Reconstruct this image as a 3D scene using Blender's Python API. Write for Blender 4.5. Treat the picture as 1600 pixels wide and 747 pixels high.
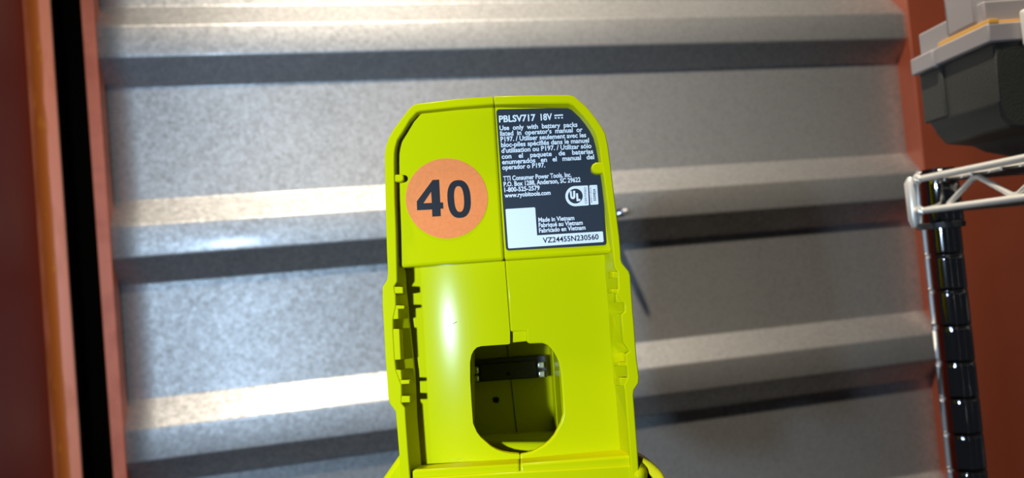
import bpy, bmesh, math, random
from mathutils import Vector, Matrix
from mathutils.geometry import tessellate_polygon
random.seed(7)
for o in list(bpy.data.objects): bpy.data.objects.remove(o)
S = bpy.context.scene
COL = S.collection
R = math.radians

# ------------------------------------------------------------------ camera
FPX = 1250.0
CAMH = 1.5
yaw, pit, rol = R(13), R(2), R(5)
Fw = Vector((math.sin(yaw)*math.cos(pit), math.cos(yaw)*math.cos(pit), math.sin(pit)))
R0 = Vector((math.cos(yaw), -math.sin(yaw), 0))
U0 = R0.cross(Fw)
RX = R0*math.cos(rol) - U0*math.sin(rol)
UY = U0*math.cos(rol) + R0*math.sin(rol)
CAM = Vector((0, 0, CAMH))
cam_data = bpy.data.cameras.new('camera')
cam = bpy.data.objects.new('camera', cam_data)
COL.objects.link(cam)
cam.matrix_world = Matrix(((RX.x, UY.x, -Fw.x, CAM.x), (RX.y, UY.y, -Fw.y, CAM.y), (RX.z, UY.z, -Fw.z, CAM.z), (0, 0, 0, 1)))
cam_data.sensor_width = 36
cam_data.lens = 36*FPX/1600
cam_data.clip_start = .01
cam_data.dof.use_dof = True
cam_data.dof.focus_distance = .285
cam_data.dof.aperture_fstop = 15
S.camera = cam

# ------------------------------------------------------------------ world, lights, exposure
W = bpy.data.worlds.new('world'); S.world = W
W.use_nodes = True
bg = W.node_tree.nodes['Background']
bg.inputs[0].default_value = (.75, .85, 1, 1)
bg.inputs[1].default_value = .012
S.view_settings.view_transform = 'Standard'
S.view_settings.look = 'None'
S.view_settings.exposure = 0
S.view_settings.gamma = 1

def lamp(name, kind, loc, energy, color, radius):
    d = bpy.data.lights.new(name, kind); d.energy = energy; d.color = color
    d.shadow_soft_size = radius
    o = bpy.data.objects.new(name, d); COL.objects.link(o); o.location = loc
    return o
# warm ceiling lamp close to the wall; cool torch held left of the camera
warm = lamp('ceiling_lamp', 'SPOT', (-.13, .175, CAMH+1.7), 245, (1, .88, .72), .045)
warm.data.spot_size = R(78); warm.data.spot_blend = 1.0
warm.rotation_euler = (Vector((.92, 1.2, CAMH-.3)) - warm.location).to_track_quat('-Z', 'Y').to_euler()
torch = lamp('work_light', 'SPOT', (-.30, -.25, CAMH+.02), 36, (.53, .745, 1), .016)
torch.data.spot_size = R(84); torch.data.spot_blend = .9
torch.rotation_euler = (Vector((.05, 1.275, CAMH-.15)) - torch.location).to_track_quat('-Z', 'Y').to_euler()

# ------------------------------------------------------------------ helpers
def px_ray(x, y): return Fw + RX*((x-800)/FPX) + UY*((373.5-y)/FPX)
def at(x, y, d): return CAM + px_ray(x, y)*d           # d = distance along the view axis
def atY(x, y, Y):                                       # on a plane parallel to the back wall
    r = px_ray(x, y); return CAM + r*(Y/r.y)

def tag(o, label=None, cat=None, group=None, kind=None):
    if label: o['label'] = label
    if cat: o['category'] = cat
    if group: o['group'] = group
    if kind: o['kind'] = kind
    return o
def empty(name, loc, rot=None):
    o = bpy.data.objects.new(name, None); COL.objects.link(o)
    o.empty_display_size = .02
    if rot is not None: o.matrix_world = Matrix.Translation(loc) @ rot.to_4x4()
    else: o.location = loc
    return o
def link(name, bm, mat, parent=None, smooth=False, bevel=0, seg=2, angle=35):
    me = bpy.data.meshes.new(name)
    bmesh.ops.recalc_face_normals(bm, faces=bm.faces)
    bm.to_mesh(me); bm.free()
    if mat: me.materials.append(mat)
    o = bpy.data.objects.new(name, me); COL.objects.link(o)
    if parent: o.parent = parent
    if bevel:
        m = o.modifiers.new('bevel', 'BEVEL'); m.width = bevel; m.segments = seg
        m.limit_method = 'ANGLE'; m.angle_limit = R(angle); m.harden_normals = False
    if smooth or bevel:
        for p in me.polygons: p.use_smooth = True
        me.set_sharp_from_angle(angle=R(angle if not bevel else 50))
    return o
def loft(bm, loops, cap0=True, cap1=True, closed=True):
    rows = [[bm.verts.new(p) for p in l] for l in loops]
    n = len(rows[0])
    for a, b in zip(rows, rows[1:]):
        for i in range(n if closed else n-1):
            j = (i+1) % n
            bm.faces.new((a[i], a[j], b[j], b[i]))
    if closed:
        if cap0: bm.faces.new(rows[0])
        if cap1: bm.faces.new(list(reversed(rows[-1])))
    return rows
def box(bm, lo, hi, mtx=None):
    v = [Vector((x, y, z)) for x in (lo[0], hi[0]) for y in (lo[1], hi[1]) for z in (lo[2], hi[2])]
    if mtx: v = [mtx @ p for p in v]
    v = [bm.verts.new(p) for p in v]
    for f in ((0,1,3,2), (4,6,7,5), (0,4,5,1), (2,3,7,6), (0,2,6,4), (1,5,7,3)): bm.faces.new([v[i] for i in f])
def tube(bm, pts, r, n=10, caps=True):
    pts = [Vector(p) for p in pts]; loops = []
    rs = r if isinstance(r, (list, tuple)) else [r]*len(pts)
    ref = None
    for i, p in enumerate(pts):
        t = (pts[min(i+1, len(pts)-1)] - pts[max(i-1, 0)]).normalized()
        if ref is None: ref = t.orthogonal().normalized()
        ref = (ref - t*ref.dot(t)).normalized()
        b = t.cross(ref)
        loops.append([p + (ref*math.cos(2*math.pi*k/n) + b*math.sin(2*math.pi*k/n))*rs[i] for k in range(n)])
    loft(bm, loops, caps, caps)
def rounded(pts, r, n=4):
    """round the corners of a closed polygon of 2-tuples"""
    out = []
    m = len(pts)
    for i in range(m):
        p = Vector(pts[i]); a = Vector(pts[i-1]); b = Vector(pts[(i+1) % m])
        d1 = (a-p); d2 = (b-p)
        rr = min(r, d1.length*.45, d2.length*.45)
        s = p + d1.normalized()*rr; e = p + d2.normalized()*rr
        for k in range(n+1):
            t = k/n
            q = s*(1-t)**2 + p*2*t*(1-t) + e*t*t
            out.append((q.x, q.y))
    return out

# ------------------------------------------------------------------ materials
def mat(name, col, rough=.5, metal=0, spec=.5, noise=None, bump=None, trans=0, coat=0, emit=None):
    m = bpy.data.materials.new(name); m.use_nodes = True
    nt = m.node_tree; b = nt.nodes['Principled BSDF']
    b.inputs['Base Color'].default_value = (*col, 1)
    b.inputs['Roughness'].default_value = rough
    b.inputs['Metallic'].default_value = metal
    b.inputs['Specular IOR Level'].default_value = spec
    b.inputs['Transmission Weight'].default_value = trans
    b.inputs['Coat Weight'].default_value = coat
    tc = nt.nodes.new('ShaderNodeTexCoord')
    if noise:   # (scale, second colour, low, high)
        n = nt.nodes.new('ShaderNodeTexNoise'); n.inputs['Scale'].default_value = noise[0]; n.inputs['Detail'].default_value = 6
        r = nt.nodes.new('ShaderNodeMapRange'); r.inputs[1].default_value = noise[2]; r.inputs[2].default_value = noise[3]
        x = nt.nodes.new('ShaderNodeMix'); x.data_type = 'RGBA'
        x.inputs[6].default_value = (*col, 1); x.inputs[7].default_value = (*noise[1], 1)
        nt.links.new(tc.outputs['Object'], n.inputs['Vector']); nt.links.new(n.outputs['Fac'], r.inputs[0])
        nt.links.new(r.outputs[0], x.inputs[0]); nt.links.new(x.outputs[2], b.inputs['Base Color'])
    if bump:    # (scale, strength, distance)
        n = nt.nodes.new('ShaderNodeTexNoise'); n.inputs['Scale'].default_value = bump[0]; n.inputs['Detail'].default_value = 3
        u = nt.nodes.new('ShaderNodeBump'); u.inputs['Strength'].default_value = bump[1]; u.inputs['Distance'].default_value = bump[2]
        nt.links.new(tc.outputs['Object'], n.inputs['Vector']); nt.links.new(n.outputs['Fac'], u.inputs['Height'])
        nt.links.new(u.outputs[0], b.inputs['Normal'])
    return m
LIME = mat('lime_plastic', (.50, .47, .001), .17, spec=.038, noise=(14, (.48, .45, .001), .4, .7))
LIME_IN = LIME
YELLOW = mat('yellow_plastic', (.85, .66, .005), .35)
BLACK = mat('black_plastic', (.035, .034, .034), .4, spec=.3, bump=(900, .2, .001))
SOFTBLACK = mat('black_textured_plastic', (.034, .035, .029), .55, bump=(700, .25, .001))
NEARBLACK = mat('gap_shade_and_plug_black', (.0025, .0025, .0025), .9, spec=.05)  # near-black colour carries the shade of the left post's gap; also the plug
LABEL = mat('label_navy', (.026, .031, .040), .3, spec=.25)
PRINT = mat('label_print', (.66, .66, .66), .45)
INK = mat('black_ink', (.008, .008, .010), .5, spec=.15)
ORANGE = mat('orange_paper', (.78, .20, .046), .6, spec=.2, noise=(900, (.70, .18, .040), .35, .7))
CONTACT = mat('contact_metal', (.80, .76, .62), .25, metal=1)
GRIME = mat('grime', (.20, .17, .09), .8)
CHROME = mat('chrome', (.62, .63, .65), .05, metal=1)
WHITEWIRE = mat('bright_zinc_wire', (.78, .76, .70), .35, metal=.45)
CLEAR = mat('clear_lid', (.50, .46, .46), .28, trans=.35, spec=.5)
LATCH = mat('pale_latch', (.75, .74, .70), .4)
AMBER = mat('amber_strip', (.80, .42, .07), .4)
CONCRETE = mat('concrete', (.06, .057, .052), .85, noise=(4, (.04, .038, .036), .35, .7), bump=(60, .3, .004))
RED = mat('red_oxide_paint', (.25, .056, .027), .45, spec=.35, noise=(5, (.21, .047, .024), .35, .7), bump=(220, .12, .001))
SHADERED = mat('red_oxide_web_shaded', (.33, .040, .020), .5, spec=.10, noise=(6, (.28, .038, .024), .35, .7), bump=(220, .12, .001))  # shade on the side-facing web put into a duller red
STRIPRED = mat('red_oxide_paint_lit', (.74, .20, .11), .5, noise=(30, (.62, .15, .08), .4, .65))  # light on the camera-facing strip put into a paler red

def rust_mat():
    m = mat('rusty_lip', (.80, .24, .12), .5)
    nt = m.node_tree; b = nt.nodes['Principled BSDF']
    tc = nt.nodes.new('ShaderNodeTexCoord')
    n = nt.nodes.new('ShaderNodeTexNoise'); n.inputs['Scale'].default_value = 38; n.inputs['Detail'].default_value = 8
    mp = nt.nodes.new('ShaderNodeMapping'); mp.inputs['Scale'].default_value = (1, 1, .35)
    at_ = nt.nodes.new('ShaderNodeAttribute'); at_.attribute_name = 'rust'
    ad = nt.nodes.new('ShaderNodeMath'); ad.operation = 'MULTIPLY_ADD'; ad.inputs[1].default_value = .9; ad.use_clamp = False
    r = nt.nodes.new('ShaderNodeMapRange'); r.inputs[1].default_value = .62; r.inputs[2].default_value = .95
    x = nt.nodes.new('ShaderNodeMix'); x.data_type = 'RGBA'
    x.inputs[6].default_value = (.80, .24, .12, 1); x.inputs[7].default_value = (.52, .12, .012, 1)
    n2 = nt.nodes.new('ShaderNodeTexNoise'); n2.inputs['Scale'].default_value = 90
    r2 = nt.nodes.new('ShaderNodeMapRange'); r2.inputs[1].default_value = .64; r2.inputs[2].default_value = .72
    x2 = nt.nodes.new('ShaderNodeMix'); x2.data_type = 'RGBA'; x2.inputs[7].default_value = (.62, .19, .01, 1)
    mu = nt.nodes.new('ShaderNodeMath'); mu.operation = 'MULTIPLY'
    L = nt.links.new
    L(tc.outputs['Object'], mp.inputs[0]); L(mp.outputs[0], n.inputs['Vector']); L(mp.outputs[0], n2.inputs['Vector'])
    L(at_.outputs['Fac'], ad.inputs[0]); L(n.outputs['Fac'], ad.inputs[2]); L(ad.outputs[0], r.inputs[0])
    L(r.outputs[0], x.inputs[0]); L(n2.outputs['Fac'], r2.inputs[0]); L(r2.outputs[0], mu.inputs[0]); L(r.outputs[0], mu.inputs[1])
    L(mu.outputs[0], x2.inputs[0]); L(x.outputs[2], x2.inputs[6]); L(x2.outputs[2], b.inputs['Base Color'])
    return m
RUST = rust_mat()

def galv_mat():
    m = mat('galvanised_steel', (.5, .5, .5), .4, metal=.92)
    nt = m.node_tree; b = nt.nodes['Principled BSDF']; L = nt.links.new
    tc = nt.nodes.new('ShaderNodeTexCoord')
    v = nt.nodes.new('ShaderNodeTexVoronoi'); v.inputs['Scale'].default_value = 170
    n = nt.nodes.new('ShaderNodeTexNoise'); n.inputs['Scale'].default_value = 150; n.inputs['Detail'].default_value = 6; n.inputs['Roughness'].default_value = .7
    n2 = nt.nodes.new('ShaderNodeTexNoise'); n2.inputs['Scale'].default_value = 7; n2.inputs['Detail'].default_value = 3
    sep = nt.nodes.new('ShaderNodeSeparateColor'); L(v.outputs['Color'], sep.inputs[0])
    a = nt.nodes.new('ShaderNodeMath'); a.operation = 'MULTIPLY_ADD'; a.inputs[1].default_value = .22
    L(sep.outputs[0], a.inputs[0]); L(n.outputs['Fac'], a.inputs[2])
    a2 = nt.nodes.new('ShaderNodeMath'); a2.operation = 'MULTIPLY_ADD'; a2.inputs[1].default_value = .35
    L(n2.outputs['Fac'], a2.inputs[0]); L(a.outputs[0], a2.inputs[2])
    r = nt.nodes.new('ShaderNodeMapRange'); r.inputs[1].default_value = .45; r.inputs[2].default_value = 1.15
    L(a2.outputs[0], r.inputs[0])
    x = nt.nodes.new('ShaderNodeMix'); x.data_type = 'RGBA'
    x.inputs[6].default_value = (.36, .36, .36, 1); x.inputs[7].default_value = (.72, .72, .71, 1)
    L(r.outputs[0], x.inputs[0]); L(x.outputs[2], b.inputs['Base Color'])
    rr = nt.nodes.new('ShaderNodeMapRange'); rr.inputs[1].default_value = .45; rr.inputs[2].default_value = 1.15; rr.inputs[3].default_value = .61; rr.inputs[4].default_value = .49
    L(a2.outputs[0], rr.inputs[0]); L(rr.outputs[0], b.inputs['Roughness'])
    b.inputs['Coat Weight'].default_value = .5; b.inputs['Coat Roughness'].default_value = .18
    bu = nt.nodes.new('ShaderNodeBump'); bu.inputs['Strength'].default_value = .16; bu.inputs['Distance'].default_value = .0008
    L(a.outputs[0], bu.inputs['Height']); L(bu.outputs[0], b.inputs['Normal'])
    for node in (v, n, n2): L(tc.outputs['Object'], node.inputs['Vector'])
    return m
GALV = galv_mat()

# ------------------------------------------------------------------ the setting
# corrugated galvanised wall: crowns on Y=1.25, pans on Y=1.275
PAN, CROWN, PER = 1.278, 1.245, .2925
XL, XR = -.318, 1.10
def ribwall():
    bm = bmesh.new()
    prof = [(PAN, CAMH+1.1)]
    for k in range(3, -6, -1):
        zc = CAMH + .0615 + k*PER          # lower edge of a crown
        if zc > CAMH+1.0 or zc < .05: continue
        prof += [(PAN, zc+.0845), (CROWN, zc+.0455), (CROWN, zc), (PAN, zc-.038)]
    prof += [(PAN, 0)]
    prof = sorted(set(prof), key=lambda p: -p[1])
    xs = [XL + (XR-XL)*i/24 for i in range(25)]
    loft(bm, [[(x, y, z) for y, z in prof] for x in xs], closed=False)
    return bm
wall = link('wall_back', ribwall(), GALV, smooth=True, bevel=.0025, seg=3, angle=15)
tag(wall, kind='structure', label='corrugated galvanised steel wall with wide horizontal ribs')
m = wall.modifiers.new('thickness', 'SOLIDIFY'); m.thickness = .0012; m.offset = 0

bm = bmesh.new(); box(bm, (-3, -3, -.1), (4, 3, 0))
tag(link('floor', bm, CONCRETE), kind='structure')

# self drilling screw poking in through the crown
sp = atY(955, 336, CROWN)
bm = bmesh.new()
pts = [sp + Vector((0, -.0005 - .074*t, 0)) for t in (0, .78, .8, .93, 1)]
tube(bm, pts, [.0048, .0048, .0052, .0042, .0016], 12)
for k in range(23):
    y = -.002 - .0024*k
    tube(bm, [sp+Vector((0, y, 0)), sp+Vector((0, y-.0006, 0)), sp+Vector((0, y-.0012, 0))], [.0048, .0060, .0048], 12)
scr = link('screw', bm, CHROME, wall, smooth=True)
bm = bmesh.new()
tube(bm, [sp+Vector((0, -.0002, 0)), sp+Vector((0, -.003, 0))], .0095, 6)
link('nut', bm, CHROME, wall, bevel=.0005)

# left frame: channel post (web, rusty lip), black sheets standing in for the gap's shade, lit-toned flange strip
trim = empty('trim_1', (-.36, 1.12, 0)); tag(trim, 'red oxide steel channel post with rusty lip, left of the metal wall', kind='structure')
trim_inv = Matrix.Translation((.36, -1.12, 0))
def tlink(name, bm, m_, **k):
    bmesh.ops.transform(bm, matrix=trim_inv, verts=bm.verts)
    return link(name, bm, m_, trim, **k)
lipY = 1.10
xa = atY(60, 0, lipY).x                        # start of the lip (the bend)
xb = atY(76, 0, lipY).x                        # its free edge
xw = atY(44, 0, lipY).x                        # the web
ZT = CAMH+1.1
bm = bmesh.new()
# web from near the camera side to the bend, rounded bend, lip; one folded plate
sec = [(xw-.0015, .55), (xw-.0005, .80), (xw, lipY-.022)]
for k in range(1, 7):
    a = math.pi/2*k/6
    sec.append((xw+.013-.013*math.cos(a), lipY-.022+.022*math.sin(a)))
sec += [(xb-.003, lipY+.001), (xb, lipY+.002), (xb, lipY+.008), (xw+.008, lipY+.008), (xw-.012, lipY-.01), (xw-.012, .55)]
nz = 60
loft(bm, [[(x, y, ZT*i/nz) for x, y in sec] for i in range(nz+1)])
lay = bm.verts.layers.float.new('rust')
for v in bm.verts:
    v[lay] = max(0, min(1, 1.1 - abs(v.co.x-(xw+.006))/.007)) if v.co.y > lipY-.024 else 0
post = tlink('channel_post', bm, SHADERED, smooth=True)
post.data.materials.append(RUST)
for p in post.data.polygons:
    c = p.center + Vector((-.36, 1.12, 0))
    if c.y > lipY-.021 and c.x > xw-.002: p.material_index = 1
xs0, xs1 = atY(125, 0, 1.24).x, atY(146, 0, 1.24).x
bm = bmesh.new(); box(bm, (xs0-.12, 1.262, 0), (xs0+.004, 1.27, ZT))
tlink('gap_shade_back', bm, NEARBLACK)  # dark sheet in place of the shade behind the lip
bm = bmesh.new(); box(bm, (xw-.012, lipY+.008, 0), (xw-.006, 1.262, ZT)); tlink('gap_shade_side', bm, NEARBLACK)  # side of the gap, its shade also given as black colour
bm = bmesh.new(); box(bm, (xs0, 1.24, 0), (xs1, 1.272, ZT))
tlink('flange_strip', bm, STRIPRED, bevel=.0015)

# right frame: flat red oxide steel post
x0 = atY(1416, 0, 1.238).x
post2 = empty('trim_2', (x0, 1.25, 0)); tag(post2, 'flat red oxide steel post right of the metal wall', kind='structure')
bm = bmesh.new(); box(bm, (0, -.012, 0), (.62, .05, ZT)); link('post_face', bm, RED, post2, bevel=.002)

# ------------------------------------------------------------------ handheld tool, built in its own frame (u right, v up, w towards camera)
nrm = (RX*.03 + UY*.10 - Fw).normalized()
nrm = (RX*.03 + UY*.10 + (-Fw)).normalized()
uu = (RX + UY*.068); uu = (uu - nrm*uu.dot(nrm)).normalized()
vv = nrm.cross(uu)
ORG = at(795, 450, .278)
tool = empty('handheld_vacuum', ORG, Matrix((uu, vv, nrm)).transposed())
tag(tool, 'lime green cordless tool held upright, its battery port facing out with an orange 40 sticker', 'power tool')
def T(x, y, w=0):
    r = px_ray(x, y)
    d = ((ORG - CAM).dot(nrm) + w)/r.dot(nrm)
    p = CAM + r*d - ORG
    return Vector((p.dot(uu), p.dot(vv), w))
MM = .001
def polyT(pts, w): return [T(x, y, w) for x, y in pts]
def prism(name, pts, w0, w1, m_, parent=tool, bevel=0, seg=2, pts2=None, wpx=None, angle=35, r=0):
    """extrude a photo-measured outline from depth w0 (mm, front) back to w1; straight sides unless pts2 gives the rear outline"""
    if r: pts = rounded(pts, r)
    a = polyT(pts, (w0 if wpx is None else wpx)*MM)
    for p in a: p.z = w0*MM
    b = polyT(pts2, w1*MM) if pts2 else [Vector((p.x, p.y, w1*MM)) for p in a]
    bm = bmesh.new(); loft(bm, [a, b])
    return link(name, bm, m_, parent, bevel=bevel, seg=seg, angle=angle)

# --- rim: raised wall round the port, one moulding per half, split at the centre seam
WL = -10.0      # lower floor
SAG = 4.2       # rounding of the left floor
WU = -4.0       # upper panel
def rim_half(outer, innerf, base):
    """three polylines of equal length; base entries carry their own depth"""
    rows = []
    of = [T(x, y, 0) for x, y in outer]
    rows.append([Vector((p.x, p.y, -.108)) for p in of])
    rows.append(of)
    fi = [T(x, y, 0) for x, y in innerf]
    rows.append(fi)
    ba = [T(x, y, w*MM) for x, y, w in base]
    mid = [Vector((f.x, f.y, max(b.z*.45, -.008))) for f, b in zip(fi, ba)]
    rows.append([m_ if b.z < -.008 else f.lerp(b, .5) for m_, f, b in zip(mid, fi, ba)])
    rows.append(ba)
    rows.append([Vector((b.x, b.y, -.108)) for b in ba])
    bm = bmesh.new()
    vs = [[bm.verts.new(p) for p in r] for r in rows]
    n = len(of)
    for a, b in zip(vs, vs[1:]+vs[:1]):
        for i in range(n-1): bm.faces.new((a[i], a[i+1], b[i+1], b[i]))
    bm.faces.new([r[0] for r in vs]); bm.faces.new([r[-1] for r in reversed(vs)])
    return bm
# left half, seam -> left side -> below the frame (outer x,y | inner front x,y | wall foot x,y,w)
Lf = [((771, 150), (772, 163), (772.5, 168, WU)),
      ((715, 154), (715, 167), (715, 172, WU)),
      ((653, 161.5), (656, 173.5), (658, 178, WU)),
      ((646, 163.5), (650, 176), (653, 181, WU)),
      ((639, 170), (639, 189), (643, 192, WU)),
      ((627, 185.5), (628.5, 207), (632, 209, WU)),
      ((615, 201.6), (620.4, 220), (624, 221, WU)),
      ((607, 216), (617.5, 231), (621.5, 232, WU)),
      ((603, 228), (616.2, 240), (620.5, 241, WU)),
      ((601.2, 242), (616.0, 256), (620.5, 257, WU)),
      ((602, 300), (617, 310), (621, 310, WU)),
      ((603.4, 360), (619, 360), (622.5, 360, WU)),
      ((604.5, 395), (619.8, 400), (623, 400, WU)),
      ((606, 425), (620.6, 432), (633.2, 426, WL)),
      ((605, 437), (620.7, 440), (633.5, 436, WL)),
      ((598, 448), (616, 447.5), (634, 447, WL)),
      ((597.7, 462), (618.5, 462), (635.5, 461, WL)),
      ((597.8, 478), (619, 478), (637.3, 477, WL)),
      ((599, 499), (614.5, 499.5), (639, 500, WL)),
      ((600, 514), (614.5, 514), (641, 514, WL)),
      ((602.5, 563), (617.5, 564), (646, 562, WL)),
      ((603.8, 578), (619, 578), (647.5, 576, WL)),
      ((605.5, 602), (627.5, 601), (649, 600, WL)),
      ((606.5, 618), (628, 618), (649.5, 614, WL)),
      ((608.5, 630), (627.5, 630.5), (650, 626, WL)),
      ((618, 643), (633, 637), (650.5, 640, WL)),
      ((619, 652), (634, 652), (651, 652, WL)),
      ((624, 712), (638.5, 715), (656, 712, WL)),
      ((626.5, 747), (641, 747), (659, 747, WL)),
      ((632, 812), (646, 812), (664, 812, WL))]
Rf = [((771.6, 150), (772.6, 163), (773.1, 168, WU)),
      ((830, 148.4), (830, 161.5), (830, 169, WU)),
      ((888, 148), (888, 161), (887, 169.5, WU)),
      ((897, 150), (896, 164), (893, 172, WU)),
      ((916, 166), (913, 182), (905, 183, WU)),
      ((930, 183), (922, 193.5), (914, 194, WU)),
      ((940, 197.5), (929, 204), (921.5, 205, WU)),
      ((946, 208), (933.5, 215), (927, 216, WU)),
      ((950, 226), (937, 230), (931, 231, WU)),
      ((954, 256), (940.5, 256), (935.5, 256, WU)),
      ((958, 290), (946, 290), (940.5, 290, WU)),
      ((963, 330), (951, 330), (945, 330, WU)),
      ((968, 370), (956, 370), (949.5, 370, WU)),
      ((970, 393), (958, 393), (951.5, 391, WU)),
      ((970.5, 405), (959, 405), (944, 397, WL)),
      ((972, 411), (960, 417), (945, 415, WL)),
      ((983, 424.5), (964.5, 424), (945.5, 423, WL)),
      ((985, 430), (965, 436), (946, 434, WL)),
      ((986.2, 446), (966, 451), (947.5, 448, WL)),
      ((987.2, 460), (963, 459.5), (948, 458, WL)),
      ((988.3, 474), (975, 473.5), (949.5, 472, WL)),
      ((989.2, 488), (976, 488), (950.5, 486, WL)),
      ((990.5, 500), (970.5, 491), (951, 490, WL)),
      ((993, 534), (973.5, 534), (953.5, 532, WL)),
      ((994.2, 550), (984, 549), (954.5, 547, WL)),
      ((995.2, 562), (977.5, 554), (955.5, 553, WL)),
      ((996.8, 573), (979.5, 573), (957, 571, WL)),
      ((998.7, 590), (981, 590), (958, 586, WL)),
      ((998.2, 598), (975, 603), (959, 598, WL)),
      ((991, 609), (976.5, 611), (961.5, 608, WL)),
      ((990, 617), (977.3, 620), (962.2, 617, WL)),
      ((991.8, 642), (979, 642), (964, 640, WL)),
      ((996.5, 705), (984, 705), (969, 703, WL)),
      ((999, 747), (987, 747), (972, 747, WL)),
      ((1003.5, 812), (991, 812), (976, 812, WL))]
rl = link('rim_half', rim_half(*zip(*Lf)), LIME, tool, bevel=.00045, seg=2, angle=40)
rr_ = link('rim_half', rim_half(*zip(*Rf)), LIME, tool, bevel=.00045, seg=2, angle=40)

# --- rail teeth and steps standing off the side walls
def tooth(pts, w1=-9, slant=0, w0=-.25, bev=.0003):
    pts2 = [(x+(slant if i in (1, 2) else 0), y) for i, (x, y) in enumerate(pts)] if slant else None
    return prism('rail_tooth', pts, w0, w1, LIME, bevel=bev, pts2=pts2)
tooth([(612, 447.5), (629.5, 448.5), (630, 458.5), (612, 458.5)])
tooth([(612, 477), (632, 477.5), (632, 482.5), (612, 483.5)])
tooth([(612, 481), (622.5, 482), (622.8, 498.5), (612, 499)], slant=5.5)
tooth([(610, 514), (624, 514), (626.5, 562), (610, 563)], slant=6.5)
tooth([(612, 577.5), (626.5, 578), (628, 594), (612, 595)], slant=6.5)
tooth([(612, 594), (640, 594), (640, 600), (612, 601.5)])
tooth([(612, 618.5), (640.5, 619), (641, 629), (612, 630)])
tooth([(975, 424.5), (957, 425), (957, 435), (975, 435.5)], slant=-7)
tooth([(975, 452), (956, 452), (956, 458), (975, 459)], slant=-7)
tooth([(984, 459), (962, 459), (963, 473), (984, 473)], slant=-5)
tooth([(984, 566), (966, 566), (966, 572.5), (984, 573)], slant=-7)
tooth([(986, 590), (969, 590), (969, 603), (986, 604)], slant=-7)

# --- upper panels (left plain, right under the label) with the rounded ledge
for side in (0, 1):
    if side == 0:
        pts = [(772.2, 160), (715, 164), (650, 170), (636, 186), (624, 204), (616, 226), (612, 250), (614, 330), (617, 417.5), (628, 418), (660, 415.5), (788, 406.5)]
    else:
        pts = [(772.6, 160), (788.6, 406.4), (920, 398), (954, 395.6), (962, 395), (954, 330), (944, 250), (936, 216), (918, 186), (900, 166), (888, 160)]
    prism('upper_panel', pts, WU, -30, LIME, bevel=.0011, seg=3)
# pegs on the wall of the upper recess
prism('locating_peg', [(608, 272.5), (627, 272.5), (631, 275), (631, 281), (627, 284), (608, 284)], -.6, -4.4, LIME, bevel=.0005, seg=2)
prism('locating_peg', [(946, 253.5), (931, 254), (925.5, 257), (924, 263), (927, 269), (932, 271), (946, 271)], -.6, -4.4, LIME, bevel=.0005, seg=2)

# --- lower floor halves around the latch opening
holeL = [(797, 536.5), (794.5, 538), (770, 539.6), (752, 541), (745, 543), (740, 548), (736.5, 555), (734.5, 566), (734.6, 594), (737, 634), (739, 662), (745, 676), (751, 684), (759, 691), (767, 698), (776, 703), (786, 706.5), (796, 708.5), (811.5, 710)]
holeR = [(822.5, 517), (823, 535), (828, 537), (838, 536.6), (848, 536.4), (855, 539), (861, 544.5), (866, 551), (870, 558), (873, 566), (876, 583), (879, 622), (880, 645), (876, 660), (866, 679.5), (858, 689), (849, 696), (832, 705.5), (822, 708.5), (812.3, 710)]
ptsL = [(788, 400), (797, 519)] + holeL + [(812.6, 730), (644, 742), (640, 640), (626, 500), (622, 412)]
fl = polyT(ptsL, WL*MM)
bm = bmesh.new(); loft(bm, [fl, [Vector((p.x, p.y, (WL-3.5)*MM)) for p in fl]])
u1 = T(797, 520, WL*MM).x
for k in range(1, 24):
    bmesh.ops.bisect_plane(bm, geom=bm.verts[:]+bm.edges[:]+bm.faces[:], plane_co=(u1-.0016*k, 0, 0), plane_no=(1, 0, 0))
for v in bm.verts:
    if v.co.z > (WL-1)*MM:
        d = max(0, u1-.002-v.co.x)          # the left floor is a gently rounded moulding
        v.co.z -= SAG*d*d
link('floor_panel', bm, LIME, tool, bevel=.0005, seg=2)
ptsR = [(788.7, 400)] + [(797.7, 518.5)] + holeR + [(813.4, 730), (982, 718), (975, 640), (966, 540), (956, 392)]
prism('floor_panel', ptsR, WL, WL-3, LIME, bevel=.0007, seg=3)
prism('latch_tab', [(795, 513), (825, 511), (826, 533), (795, 536)], WL-2.6, WL-4.5, LIME, bevel=.0003)
# --- bottom bar halves
prism('bottom_bar', [(643, 736), (650, 734), (811.8, 724.6), (812.5, 747), (815, 815), (640, 820)], -2.2, WL-1, LIME, bevel=.0008, seg=3,
      pts2=[(650, 727), (656, 726.6), (811.6, 715.2), (812.4, 747), (815, 815), (650, 820)])
prism('bottom_bar', [(812.6, 724.6), (981, 712.4), (988, 712), (992, 812), (815.8, 815), (813.2, 747)], -2.2, WL-1, LIME, bevel=.0008, seg=3,
      pts2=[(812.4, 715.2), (968, 701), (976, 700), (985, 812), (815.8, 815), (813.2, 747)])
prism('base_edge', [(642, 747), (984.5, 727), (992, 727), (992, 815), (640, 822)], -1.2, -8, LIME, bevel=.0006)
# --- rear cover closing the housing
bp = [T(x, y, 0) for x, y in [p[0] for p in Lf]] + [T(x, y, 0) for x, y in [p[0] for p in reversed(Rf)]]
bm = bmesh.new(); loft(bm, [[Vector((p.x, p.y, -.106)) for p in bp], [Vector((p.x*.96, p.y*.98, -.116)) for p in bp]])
link('rear_cover', bm, LIME, tool, bevel=.001)

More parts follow.
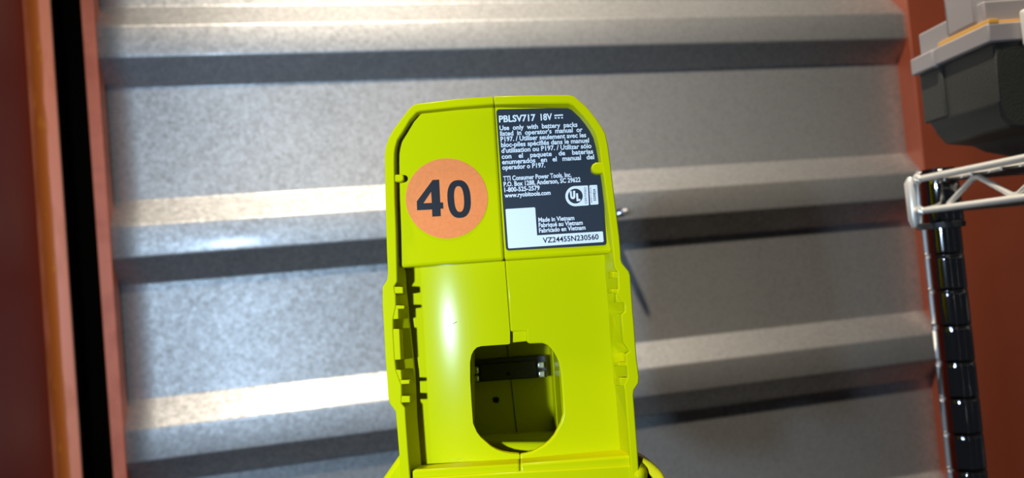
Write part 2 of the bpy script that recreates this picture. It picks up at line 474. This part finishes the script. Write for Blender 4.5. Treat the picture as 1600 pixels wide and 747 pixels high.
# --- cavity behind the opening
rows = []
for w, (xa_, ya_, xb_, yb_) in ((WL-3, (731.5, 525, 883, 714)), (-44, (737, 533, 871, 697)), (-44.5, (738, 534, 870, 694)), (-74, (740, 537, 862, 683)), (-74.5, (741, 538, 861, 679)), (-95, (742, 539.5, 857, 675))):
    dx = (yb_-ya_)*.07
    c = [(xa_, ya_), (xb_, ya_-.072*(xb_-xa_)), (xb_+dx, yb_-.072*(xb_-xa_)+6), (xa_+dx-9, yb_+3)]
    rows.append([T(x, y, w*MM) for x, y in c])
bm = bmesh.new(); loft(bm, rows, cap0=False)
bmesh.ops.reverse_faces(bm, faces=bm.faces)
cav = link('cavity', bm, LIME, tool)
m = cav.modifiers.new('thickness', 'SOLIDIFY'); m.thickness = .001; m.offset = 1
prism('cavity_seam', [(790.6, 530), (791.6, 530), (808, 676), (807, 676)], -94.7, -96, INK)
tb = prism('terminal_block', [(740, 563.5), (844, 555), (852, 556), (855.5, 589), (797, 593.5), (741, 598)], -86, -94.8, BLACK, bevel=.0004)
prism('face_plate', [(750, 569), (836, 563.5), (838.5, 591), (751, 596)], -84.6, -86.5, BLACK, parent=tb, bevel=.0006, seg=3)
prism('screw_hole_shade', rounded([(791, 581.5), (797, 581), (797.5, 587), (791.5, 587.5)], 3), -84.4, -84.7, INK, parent=tb)  # flat black disc paints the dark inside of the screw hole
for pts in ([(741, 573.5), (747.5, 573), (748, 584), (741.5, 585)], [(741.5, 587), (748, 586.5), (748.3, 596.5), (742.5, 597)],
            [(839.5, 566), (850, 565), (850.8, 575.5), (840, 576.5)], [(841, 580), (851, 579), (851.3, 590), (842, 590.5)]):
    prism('contact', pts, -83.8, -86.5, CONTACT, parent=tb, bevel=.0005, seg=3)
sm = [(775+ (7.5 if i % 2 == 0 else 4)*math.cos(i*math.pi/8+.2)*random.uniform(.8, 1.1), 625+(7 if i % 2 == 0 else 4)*math.sin(i*math.pi/8+.2)*random.uniform(.8, 1.1)) for i in range(16)]
prism('ink_mark', sm, -94.75, -95.2, INK)
# --- grime along the foot of the left wall
gp = [(639, 424.5), (634.5, 426.5), (633.8, 440), (634, 447), (636, 462), (637.5, 480), (638.6, 500), (640, 514), (644, 540), (648, 566), (648.6, 587), (650.2, 606), (650.6, 614), (649.2, 626), (649.4, 640), (651.4, 655), (651.6, 670), (654, 692), (656, 715)]
bm = bmesh.new()
UF = T(797, 520, WL*MM).x - .002
def foot(x, y):
    p = T(x, y, WL*MM); p.z += .0002 - SAG*max(0, UF-p.x)**2
    return T(x, y, p.z)
tube(bm, [foot(x, y) for x, y in gp], [.00012, .00018]+[.00028*random.uniform(.7, 1.2) for _ in gp[3:]]+[.0004], 6)
link('grime_line', bm, GRIME, tool, smooth=True)
bm = bmesh.new()
bmesh.ops.create_icosphere(bm, subdivisions=2, radius=.0009, matrix=Matrix.Translation(foot(655, 723)) @ Matrix.Diagonal((1.2, .7, .5, 1)))
link('dust_clump', bm, GRIME, tool, smooth=True)
# mould scuff on the left floor
sz = foot(713, 503).z/MM - .17
prism('scratch', [(707, 506), (712, 503.4), (719, 500.4), (719, 501), (712, 504.2), (707.2, 506.6)], sz, sz-1, INK)

# --- body of the tool behind and below the port
bm = bmesh.new()
loft(bm, [polyT([(645, 690), (623, 712), (592, 756), (562, 815), (700, 900), (860, 900), (860, 690)], -20*MM),
          polyT([(655, 690), (629, 712), (600, 756), (572, 815), (700, 900), (860, 900), (860, 690)], -44*MM)])
link('body_shell', bm, LIME, tool, bevel=.002, seg=3)
bm = bmesh.new()
c = T(986, 732, -15*MM)
bmesh.ops.create_uvsphere(bm, u_segments=24, v_segments=14, radius=1, matrix=Matrix.Translation(c) @ Matrix.Diagonal((.0052, .0062, .016, 1)))
link('side_bulge', bm, LIME, tool, smooth=True)
bm = bmesh.new()
cc = T(985, 775, -5*MM)
n1, n2 = 48, 10
vs = []
sc = .278/FPX*1.12
for i in range(n1):
    a = 2*math.pi*i/n1
    rin, rout = 40*sc, 55*sc
    ring = []
    for w, rr0 in ((0, rin), (0, rout-.001), (-.001, rout), (-.014, rout), (-.014, rin)):
        ring.append(bm.verts.new(cc + Vector((rr0*math.cos(a), rr0*math.sin(a), w))))
    vs.append(ring)
for i in range(n1):
    a, b = vs[i], vs[(i+1) % n1]
    for k in range(5): bm.faces.new((a[k], a[(k+1) % 5], b[(k+1) % 5], b[k]))
link('collar_ring', bm, YELLOW, tool, bevel=.0006)
bm = bmesh.new()
bmesh.ops.create_cone(bm, cap_ends=True, segments=40, radius1=41*sc, radius2=41*sc, depth=.008, matrix=Matrix.Translation(cc + Vector((0, 0, -.009))))
link('port_plug', bm, NEARBLACK, tool)

# ------------------------------------------------------------------ sticker and rating label
stp = [(698 + 64.2*math.cos(a), 310 + 62.6*math.sin(a)) for a in [2*math.pi*i/72 for i in range(72)]]
stk = prism('sticker', stp, WU+.16, WU, ORANGE)
stk['label'] = 'round orange sticker printed with a black 40'
zin = [(717 + 18.5*math.cos(a)*(abs(math.cos(a))**-.15 if abs(math.cos(a)) > .05 else 1), 311 + 30*math.sin(a)) for a in [2*math.pi*i/40 for i in range(40)]]
def ringmesh(name, cx, cy, ax, ay, bx, by, w0, w1, m_, parent, rotd=0, e=.82, n=48):
    ca, sa = math.cos(R(rotd)), math.sin(R(rotd))
    def loop(rx, ry):
        out = []
        for i in range(n):
            a = 2*math.pi*i/n
            x = math.copysign(abs(math.cos(a))**e, math.cos(a))*rx; y = math.copysign(abs(math.sin(a))**e, math.sin(a))*ry
            out.append((cx + x*ca - y*sa, cy + x*sa + y*ca))
        return out
    o, i_ = loop(ax, ay), loop(bx, by)
    bm = bmesh.new()
    loft(bm, [polyT(o, w1*MM), polyT(o, w0*MM), polyT(i_, w0*MM), polyT(i_, w1*MM)])
    return link(name, bm, m_, parent)
d0, d1 = WU+.20, WU+.10
ringmesh('digit_zero', 717.3, 311, 18.2, 29.6, 7.6, 20.2, d0, d1, INK, stk, -4)
# the digit 4: stem, crossbar and slope as one outline with its counter
bm = bmesh.new()
four_o = [(651.2, 314.6), (676, 281.2), (686.2, 280.6), (688, 316.4), (692.4, 316.2), (692.8, 326), (688.4, 326.2), (688.8, 337.8), (675.4, 338.6), (675, 327.4), (651.6, 328.6)]
four_h = [(661.6, 317.6), (674.6, 317), (673.6, 299.6)]
verts = polyT(four_o, d0*MM) + polyT(four_h, d0*MM)
tris = tessellate_polygon([[Vector((x, -y, 0)) for x, y in four_o], [Vector((x, -y, 0)) for x, y in four_h]])
bv = [bm.verts.new(v) for v in verts]
for t in tris:
    try: bm.faces.new([bv[i] for i in t])
    except ValueError: pass
link('digit_four', bm, INK, stk)

lab_pts = [(775.5, 175), (776.5, 172.2), (779, 170.8), (884, 168.6), (889, 169.2), (894, 171.6), (899, 174.8), (907, 182), (914.6, 190.5), (922, 201.5), (928, 213), (932, 223), (935.5, 235), (939, 253), (930, 254), (925.5, 257), (924, 263), (927, 269), (932, 271.5), (941, 273),
           (947.7, 379), (946.6, 382), (944, 383.2), (795, 391.6), (791.6, 390.4), (790.4, 387)]
lab = prism('rating_label', lab_pts, WU+.12, WU, LABEL)
lab['label'] = 'dark navy rating label with pale printed text'
l0, l1 = WU+.15, WU+.06
white = [(789.8, 327.6), (791, 326.7), (834.8, 324), (836.2, 325), (839.2, 367.8), (940.8, 361.6), (942, 362.6), (943.2, 377), (942, 378.2), (795.6, 388.2), (794, 387)]
bm = bmesh.new()
vsw = [bm.verts.new(v) for v in polyT(white, l0*MM)]
for t in tessellate_polygon([[Vector((x, -y, 0)) for x, y in white]]): bm.faces.new([vsw[i] for i in t])
link('white_field', bm, PRINT, lab)

def text_mesh(s, bold=.0, wordsp=1.0):
    c = bpy.data.curves.new('lettering', 'FONT'); c.body = s; c.size = 1; c.offset = bold; c.space_word = wordsp
    c.resolution_u = 3
    o = bpy.data.objects.new('lettering', c); COL.objects.link(o)
    dg = bpy.context.evaluated_depsgraph_get()
    me = bpy.data.meshes.new_from_object(o.evaluated_get(dg))
    bpy.data.objects.remove(o); bpy.data.curves.remove(c)
    return me
def print_line(s, x0_, y0_, x1_, y1_, cap, m_=None, bold=.022, wordsp=1.0, w=None, parent=None):
    """text on the label between two baseline points (photo measures), cap = capital height"""
    me = text_mesh(s, bold, wordsp)
    xs = [v.co.x for v in me.vertices]
    mn, mx = min(xs), max(xs)
    w_ = (WU+.18 if w is None else w)*MM
    a, b = T(x0_, y0_, w_), T(x1_, y1_, w_)
    ex = b - a; ln = ex.length; ex.normalize()
    ey = Vector((-ex.y, ex.x, 0))
    sy = cap*.278/FPX/.70
    sx = ln/(mx-mn)
    for v in me.vertices:
        p = a + ex*((v.co.x-mn)*sx) + ey*(v.co.y*sy)
        v.co = p
    me.materials.clear(); me.materials.append(m_ or PRINT)
    o = bpy.data.objects.new('printed_line', me); COL.objects.link(o); o.parent = parent or lab
    return o
print_line('PBLSV717', 779.8, 191, 837, 188.5, 10.6, bold=.03)
print_line('18V', 845, 188, 863, 187, 10.4, bold=.03)
for pts in ([(866, 179.4), (879.6, 178.6), (879.8, 180.8), (866.1, 181.6)], [(866.6, 183.4), (869.4, 183.3), (869.6, 185.4), (866.7, 185.5)],
            [(871.6, 183.2), (874.4, 183.1), (874.6, 185.2), (871.7, 185.3)], [(876.8, 183), (879.4, 182.9), (879.6, 185), (876.9, 185.1)]):
    prism('direct_current_symbol', pts, l0, l1, PRINT, parent=lab)
B = .028
print_line('Use only with battery packs', 780.6, 203.6, 902.4, 198, 7.6, bold=B, wordsp=2.0)
print_line("listed in operator's manual or", 781.6, 212.4, 910.5, 205.8, 7.6, bold=B, wordsp=1.9)
print_line('P197. / Utiliser seulement avec les', 782.2, 221.2, 916, 214.2, 7.6, bold=B)
print_line('bloc-piles spécifiés dans le manuel', 783, 230, 920.6, 222.6, 7.6, bold=B)
print_line("d'utilisation ou P197. / Utilizar sólo", 783.6, 239, 924.4, 231.2, 7.6, bold=B)
print_line('con el paquete de baterias', 784, 248.2, 927, 239.8, 7.6, bold=B, wordsp=3.6)
print_line('enumerados en el manual del', 784.6, 256.8, 928.6, 248.4, 7.6, bold=B, wordsp=2.8)
print_line('operador o P197.', 785, 265.2, 852, 261.2, 7.6, bold=B)
print_line('TTI Consumer Power Tools, Inc.', 786.6, 282.6, 893, 276.2, 7.4, bold=B)
print_line('P.O. Box 1288, Anderson, SC 29622', 787.2, 291.6, 907.2, 284, 7.4, bold=B)
print_line('1-800-525-2579', 788.2, 300.2, 843.4, 296.8, 7.2, bold=B)
print_line('www.ryobitools.com', 788.6, 308.8, 860.4, 304.2, 7.0, bold=B)
print_line('Made in Vietnam', 841.4, 347, 897.6, 343.6, 7.0, bold=B)
print_line('Fabriqué au Vietnam', 841.8, 355.2, 910.6, 351, 7.0, bold=B)
print_line('Fabricado en Vietnam', 842.4, 363.6, 915, 358.6, 7.0, bold=B)
print_line('VZ24455N230560', 848.4, 379.6, 935.6, 373.8, 8.4, m_=INK, bold=.02)
# certification mark
bp1 = [(899 + 15.6*math.cos(a), 306.5 + 15.8*math.sin(a)) for a in [math.pi/2 + R(2) + math.pi*i/24 for i in range(25)]]
bp1 = bp1 + [(917.8, 289.8), (918.6, 290.4), (920, 320), (919.4, 320.8)]
prism('badge_field', bp1, l0, l1, PRINT, parent=lab)
prism('badge_field', rounded([(920.6, 289.6), (933, 288.8), (935.2, 319.2), (922.4, 320.2)], 1.5), l0, l1, PRINT, parent=lab)
prism('badge_disc', [(899 + 11.5*math.cos(2*math.pi*i/40), 306.4 + 11.6*math.sin(2*math.pi*i/40)) for i in range(40)], l0+.03, l1, LABEL, parent=lab)
lu = l0+.06
prism('badge_letter', [(890.2, 299), (893.2, 298.4), (893.8, 306.8), (894.6, 308), (895.6, 307), (895.4, 298.2), (898.6, 298), (899, 307.4), (898, 310.2), (895.6, 311.4), (893, 310.8), (891.2, 308.6)], lu, l1, PRINT, parent=lab)
prism('badge_letter', [(900, 302.2), (903, 302), (903.8, 311), (906.8, 310.8), (907, 314), (901, 314.6)], lu, l1, PRINT, parent=lab)
print_line('CERTIFIED', 917.2, 318.2, 915.8, 292.6, 3.4, m_=INK, bold=.0, w=WU+.2)
print_line('SAFETY US-CA', 925.4, 317, 923.8, 292.6, 2.2, m_=INK, bold=.0, w=WU+.2)
print_line('E309824', 931.2, 313.4, 930.2, 295.4, 3.8, m_=INK, bold=.02, w=WU+.2)

# ------------------------------------------------------------------ wire rack at the right
Z0 = .575
A = at(1462, 278, Z0)
dirn = -(RX*((720-800)/FPX) + UY*((373.5-423)/FPX) + Fw); dirn.z = 0; dirn.normalize()    # along the shelf edge, towards the camera
side = Vector((-dirn.y, dirn.x, 0))
if side.x < 0: side = -side
rack = empty('wire_rack', Vector((A.x, A.y, 0)))
tag(rack, 'chrome wire shelving rack with a grooved round post at the right edge', 'shelving')
def RK(a, b, c): return dirn*a + side*b + Vector((0, 0, c))    # local to the rack empty
SL, SWD = .46, .36
hs = A.z                                                      # shelf top wire height
PR = .0127
def make_post(a, b, vis):
    bm = bmesh.new()
    tp = hs+.006 if vis else hs+.006
    pr, zz = [], []
    n = int((tp)/.0254)
    z = 0.0
    pts = [RK(a, b, 0.002)]; rs = [PR]
    if vis:
        k = 1
        while tp - k*.0254 > .01: k += 1
        for q in range(k-1, 0, -1):
            zc = tp - .036 - q*.0254 + .0254
            if zc > tp-.03: continue
            for dz, r_ in ((-.0030, PR), (-.0014, PR), (-.0010, PR-.0002), (-.0005, PR-.0005), (.0005, PR-.0005), (.0010, PR-.0002), (.0014, PR), (.0030, PR)):
                pts.append(RK(a, b, zc+dz)); rs.append(r_)
    pts.append(RK(a, b, tp)); rs.append(PR)
    tube(bm, pts, rs, 32)
    o = link('post', bm, CHROME, rack, smooth=True)
    bm = bmesh.new(); tube(bm, [RK(a, b, 0), RK(a, b, .012), RK(a, b, .03)], [.017, .017, .014], 20)
    link('foot', bm, BLACK, o, smooth=True)
    # corner socket with black sleeve
    bm = bmesh.new(); tube(bm, [RK(a, b, hs-.033), RK(a, b, hs-.031), RK(a, b, hs+.004), RK(a, b, hs+.005)], [PR+.0018, PR+.0026, PR+.0014, PR+.0006], 28)
    link('corner_socket', bm, CHROME, rack, smooth=True)
    bm = bmesh.new(); tube(bm, [RK(a, b, hs-.0365), RK(a, b, hs-.0362), RK(a, b, hs-.0325), RK(a, b, hs-.032)], [PR+.0010, PR+.0030, PR+.0032, PR+.001], 28)
    link('sleeve', bm, BLACK, rack, smooth=True)
for i, (a, b) in enumerate(((0, 0), (SL, 0), (0, SWD), (SL, SWD))): make_post(a, b, i == 0)
# tang at the socket's outer side, seen as a pale upright at the left
bm = bmesh.new()
tube(bm, [RK(-.006, -.0158, hs-.034), RK(-.006, -.0162, hs-.028), RK(-.006, -.0160, hs-.002), RK(-.006, -.0150, hs+.002)], [.0022, .0036, .0038, .002], 12)
link('socket_tang', bm, WHITEWIRE, rack, smooth=True)
WR = .0024
def wire(p, q, r=WR, m_=WHITEWIRE):
    bm = bmesh.new(); tube(bm, [p, p.lerp(q, .5), q], r, 12); return link('shelf_wire', bm, m_, rack, smooth=True)
low = hs - .0228
wire(RK(.004, -.013, hs), RK(SL, -.013, hs)); wire(RK(.004, -.013, low), RK(SL, -.013, low))
wire(RK(.012, .002, hs-.002), RK(SL, .002, hs-.002), .0016)
wire(RK(0, SWD+.013, hs), RK(SL, SWD+.013, hs)); wire(RK(0, SWD+.013, low), RK(SL, SWD+.013, low))
for a_ in (-.013, SL+.013):
    wire(RK(a_, 0, hs), RK(a_, SWD, hs)); wire(RK(a_, 0, low), RK(a_, SWD, low))
for k in range(1, 16): wire(RK(SL*k/16, -.012, hs-.0035), RK(SL*k/16, SWD+.012, hs-.0035), .0011, CHROME)
def zig(b, a0):
    bm = bmesh.new(); pts = []
    k = 0; a = a0
    prev = None
    while a < SL-.01:
        c = low+.001 if k % 2 == 0 else hs-.0045
        p = RK(a, b, c)
        if prev is not None:
            pts += [prev.lerp(p, .08), prev.lerp(p, .5), prev.lerp(p, .92)]
        prev = p; a += .034; k += 1
    tube(bm, pts, .0019, 10)
    return link('truss_wire', bm, WHITEWIRE, rack, smooth=True)
zig(-.0105, .026); zig(SWD+.010, .012)
for (dz) in (0, -.0228):       # weld blobs where the wires meet the socket
    bm = bmesh.new()
    bmesh.ops.create_icosphere(bm, subdivisions=3, radius=.0042, matrix=Matrix.Translation(RK(.001, -.0135, hs+dz)) @ Matrix.Diagonal((1, 1, .9, 1)))
    for v in bm.verts: v.co += Vector((random.uniform(-1, 1), random.uniform(-1, 1), random.uniform(-1, 1)))*.0005
    link('weld', bm, WHITEWIRE, rack, smooth=True)

# ------------------------------------------------------------------ storage box on the shelf
BZ = .59
P0 = at(1452, 194, BZ)                    # lower far corner of the visible side
sbox = empty('storage_box', Vector((P0.x, P0.y, P0.z)))
tag(sbox, 'black plastic storage box with a clear lid and amber strip on the wire shelf', 'storage box')
def BX(a, b, c): return dirn*a + side*b + Vector((0, 0, c))
LEN, WID, HT = .078, .16, .0395
DN = P0.z - (hs + .0025)                  # how far the belly reaches down to the shelf
def slab(name, a0, a1, b0, b1, c0, c1, m_, parent=sbox, bevel=.0012, taper=0):
    bm = bmesh.new()
    loft(bm, [[BX(a0+taper, b0+taper, c0), BX(a1-taper, b0+taper, c0), BX(a1-taper, b1-taper, c0), BX(a0+taper, b1-taper, c0)],
              [BX(a0, b0, c1), BX(a1, b0, c1), BX(a1, b1, c1), BX(a0, b1, c1)]])
    return link(name, bm, m_, parent, bevel=bevel, seg=3)
# tub: upright side, then a belly that tucks in to the foot
bm = bmesh.new()
def lp(a0, a1, b0, b1, c): return [BX(a0, b0, c), BX(a1, b0, c), BX(a1, b1, c), BX(a0, b1, c)]
prof = [(0, HT), (0, 0), (.003, -.008), (.008, -.0165), (.028, -.0195), (.037, -.0245), (.068, -.0325), (.075, -DN), (WID-.03, -DN), (WID-.01, 0), (WID, HT)]
loft(bm, [[BX((.0035 if c < -.005 else (0 if c < .01 else -.002)), b_, c) for b_, c in prof], [BX(LEN-(.004 if c < -.005 else 0), b_, c) for b_, c in prof]])
link('tub', bm, SOFTBLACK, sbox, bevel=.002, seg=3, angle=20)
slab('corner_pillar', -.0035, .023, -.0016, .02, .001, HT-.001, SOFTBLACK)
slab('lid_band', -.005, LEN+.001, -.0036, WID+.003, HT-.001, HT+.0115, CLEAR)
slab('lid_corner', -.0065, .021, -.0058, .02, HT-.002, HT+.0105, CLEAR)
slab('lid_top', -.002, LEN-.006, .0, WID-.002, HT+.0115, HT+.028, CLEAR, taper=-.0)
slab('lid_dome', .030, LEN-.010, -.0012, WID-.01, HT+.0115, HT+.062, CLEAR, bevel=.006)
slab('amber_strip', .024, LEN+.001, -.0026, .004, HT+.0112, HT+.0142, AMBER, bevel=.0004)
slab('amber_strip', LEN-.008, LEN-.004, -.002, .05, HT+.0115, HT+.0142, AMBER, bevel=.0004)
slab('latch', LEN+.001, LEN+.008, .0175, .034, HT-.006, HT+.018, LATCH, bevel=.002)
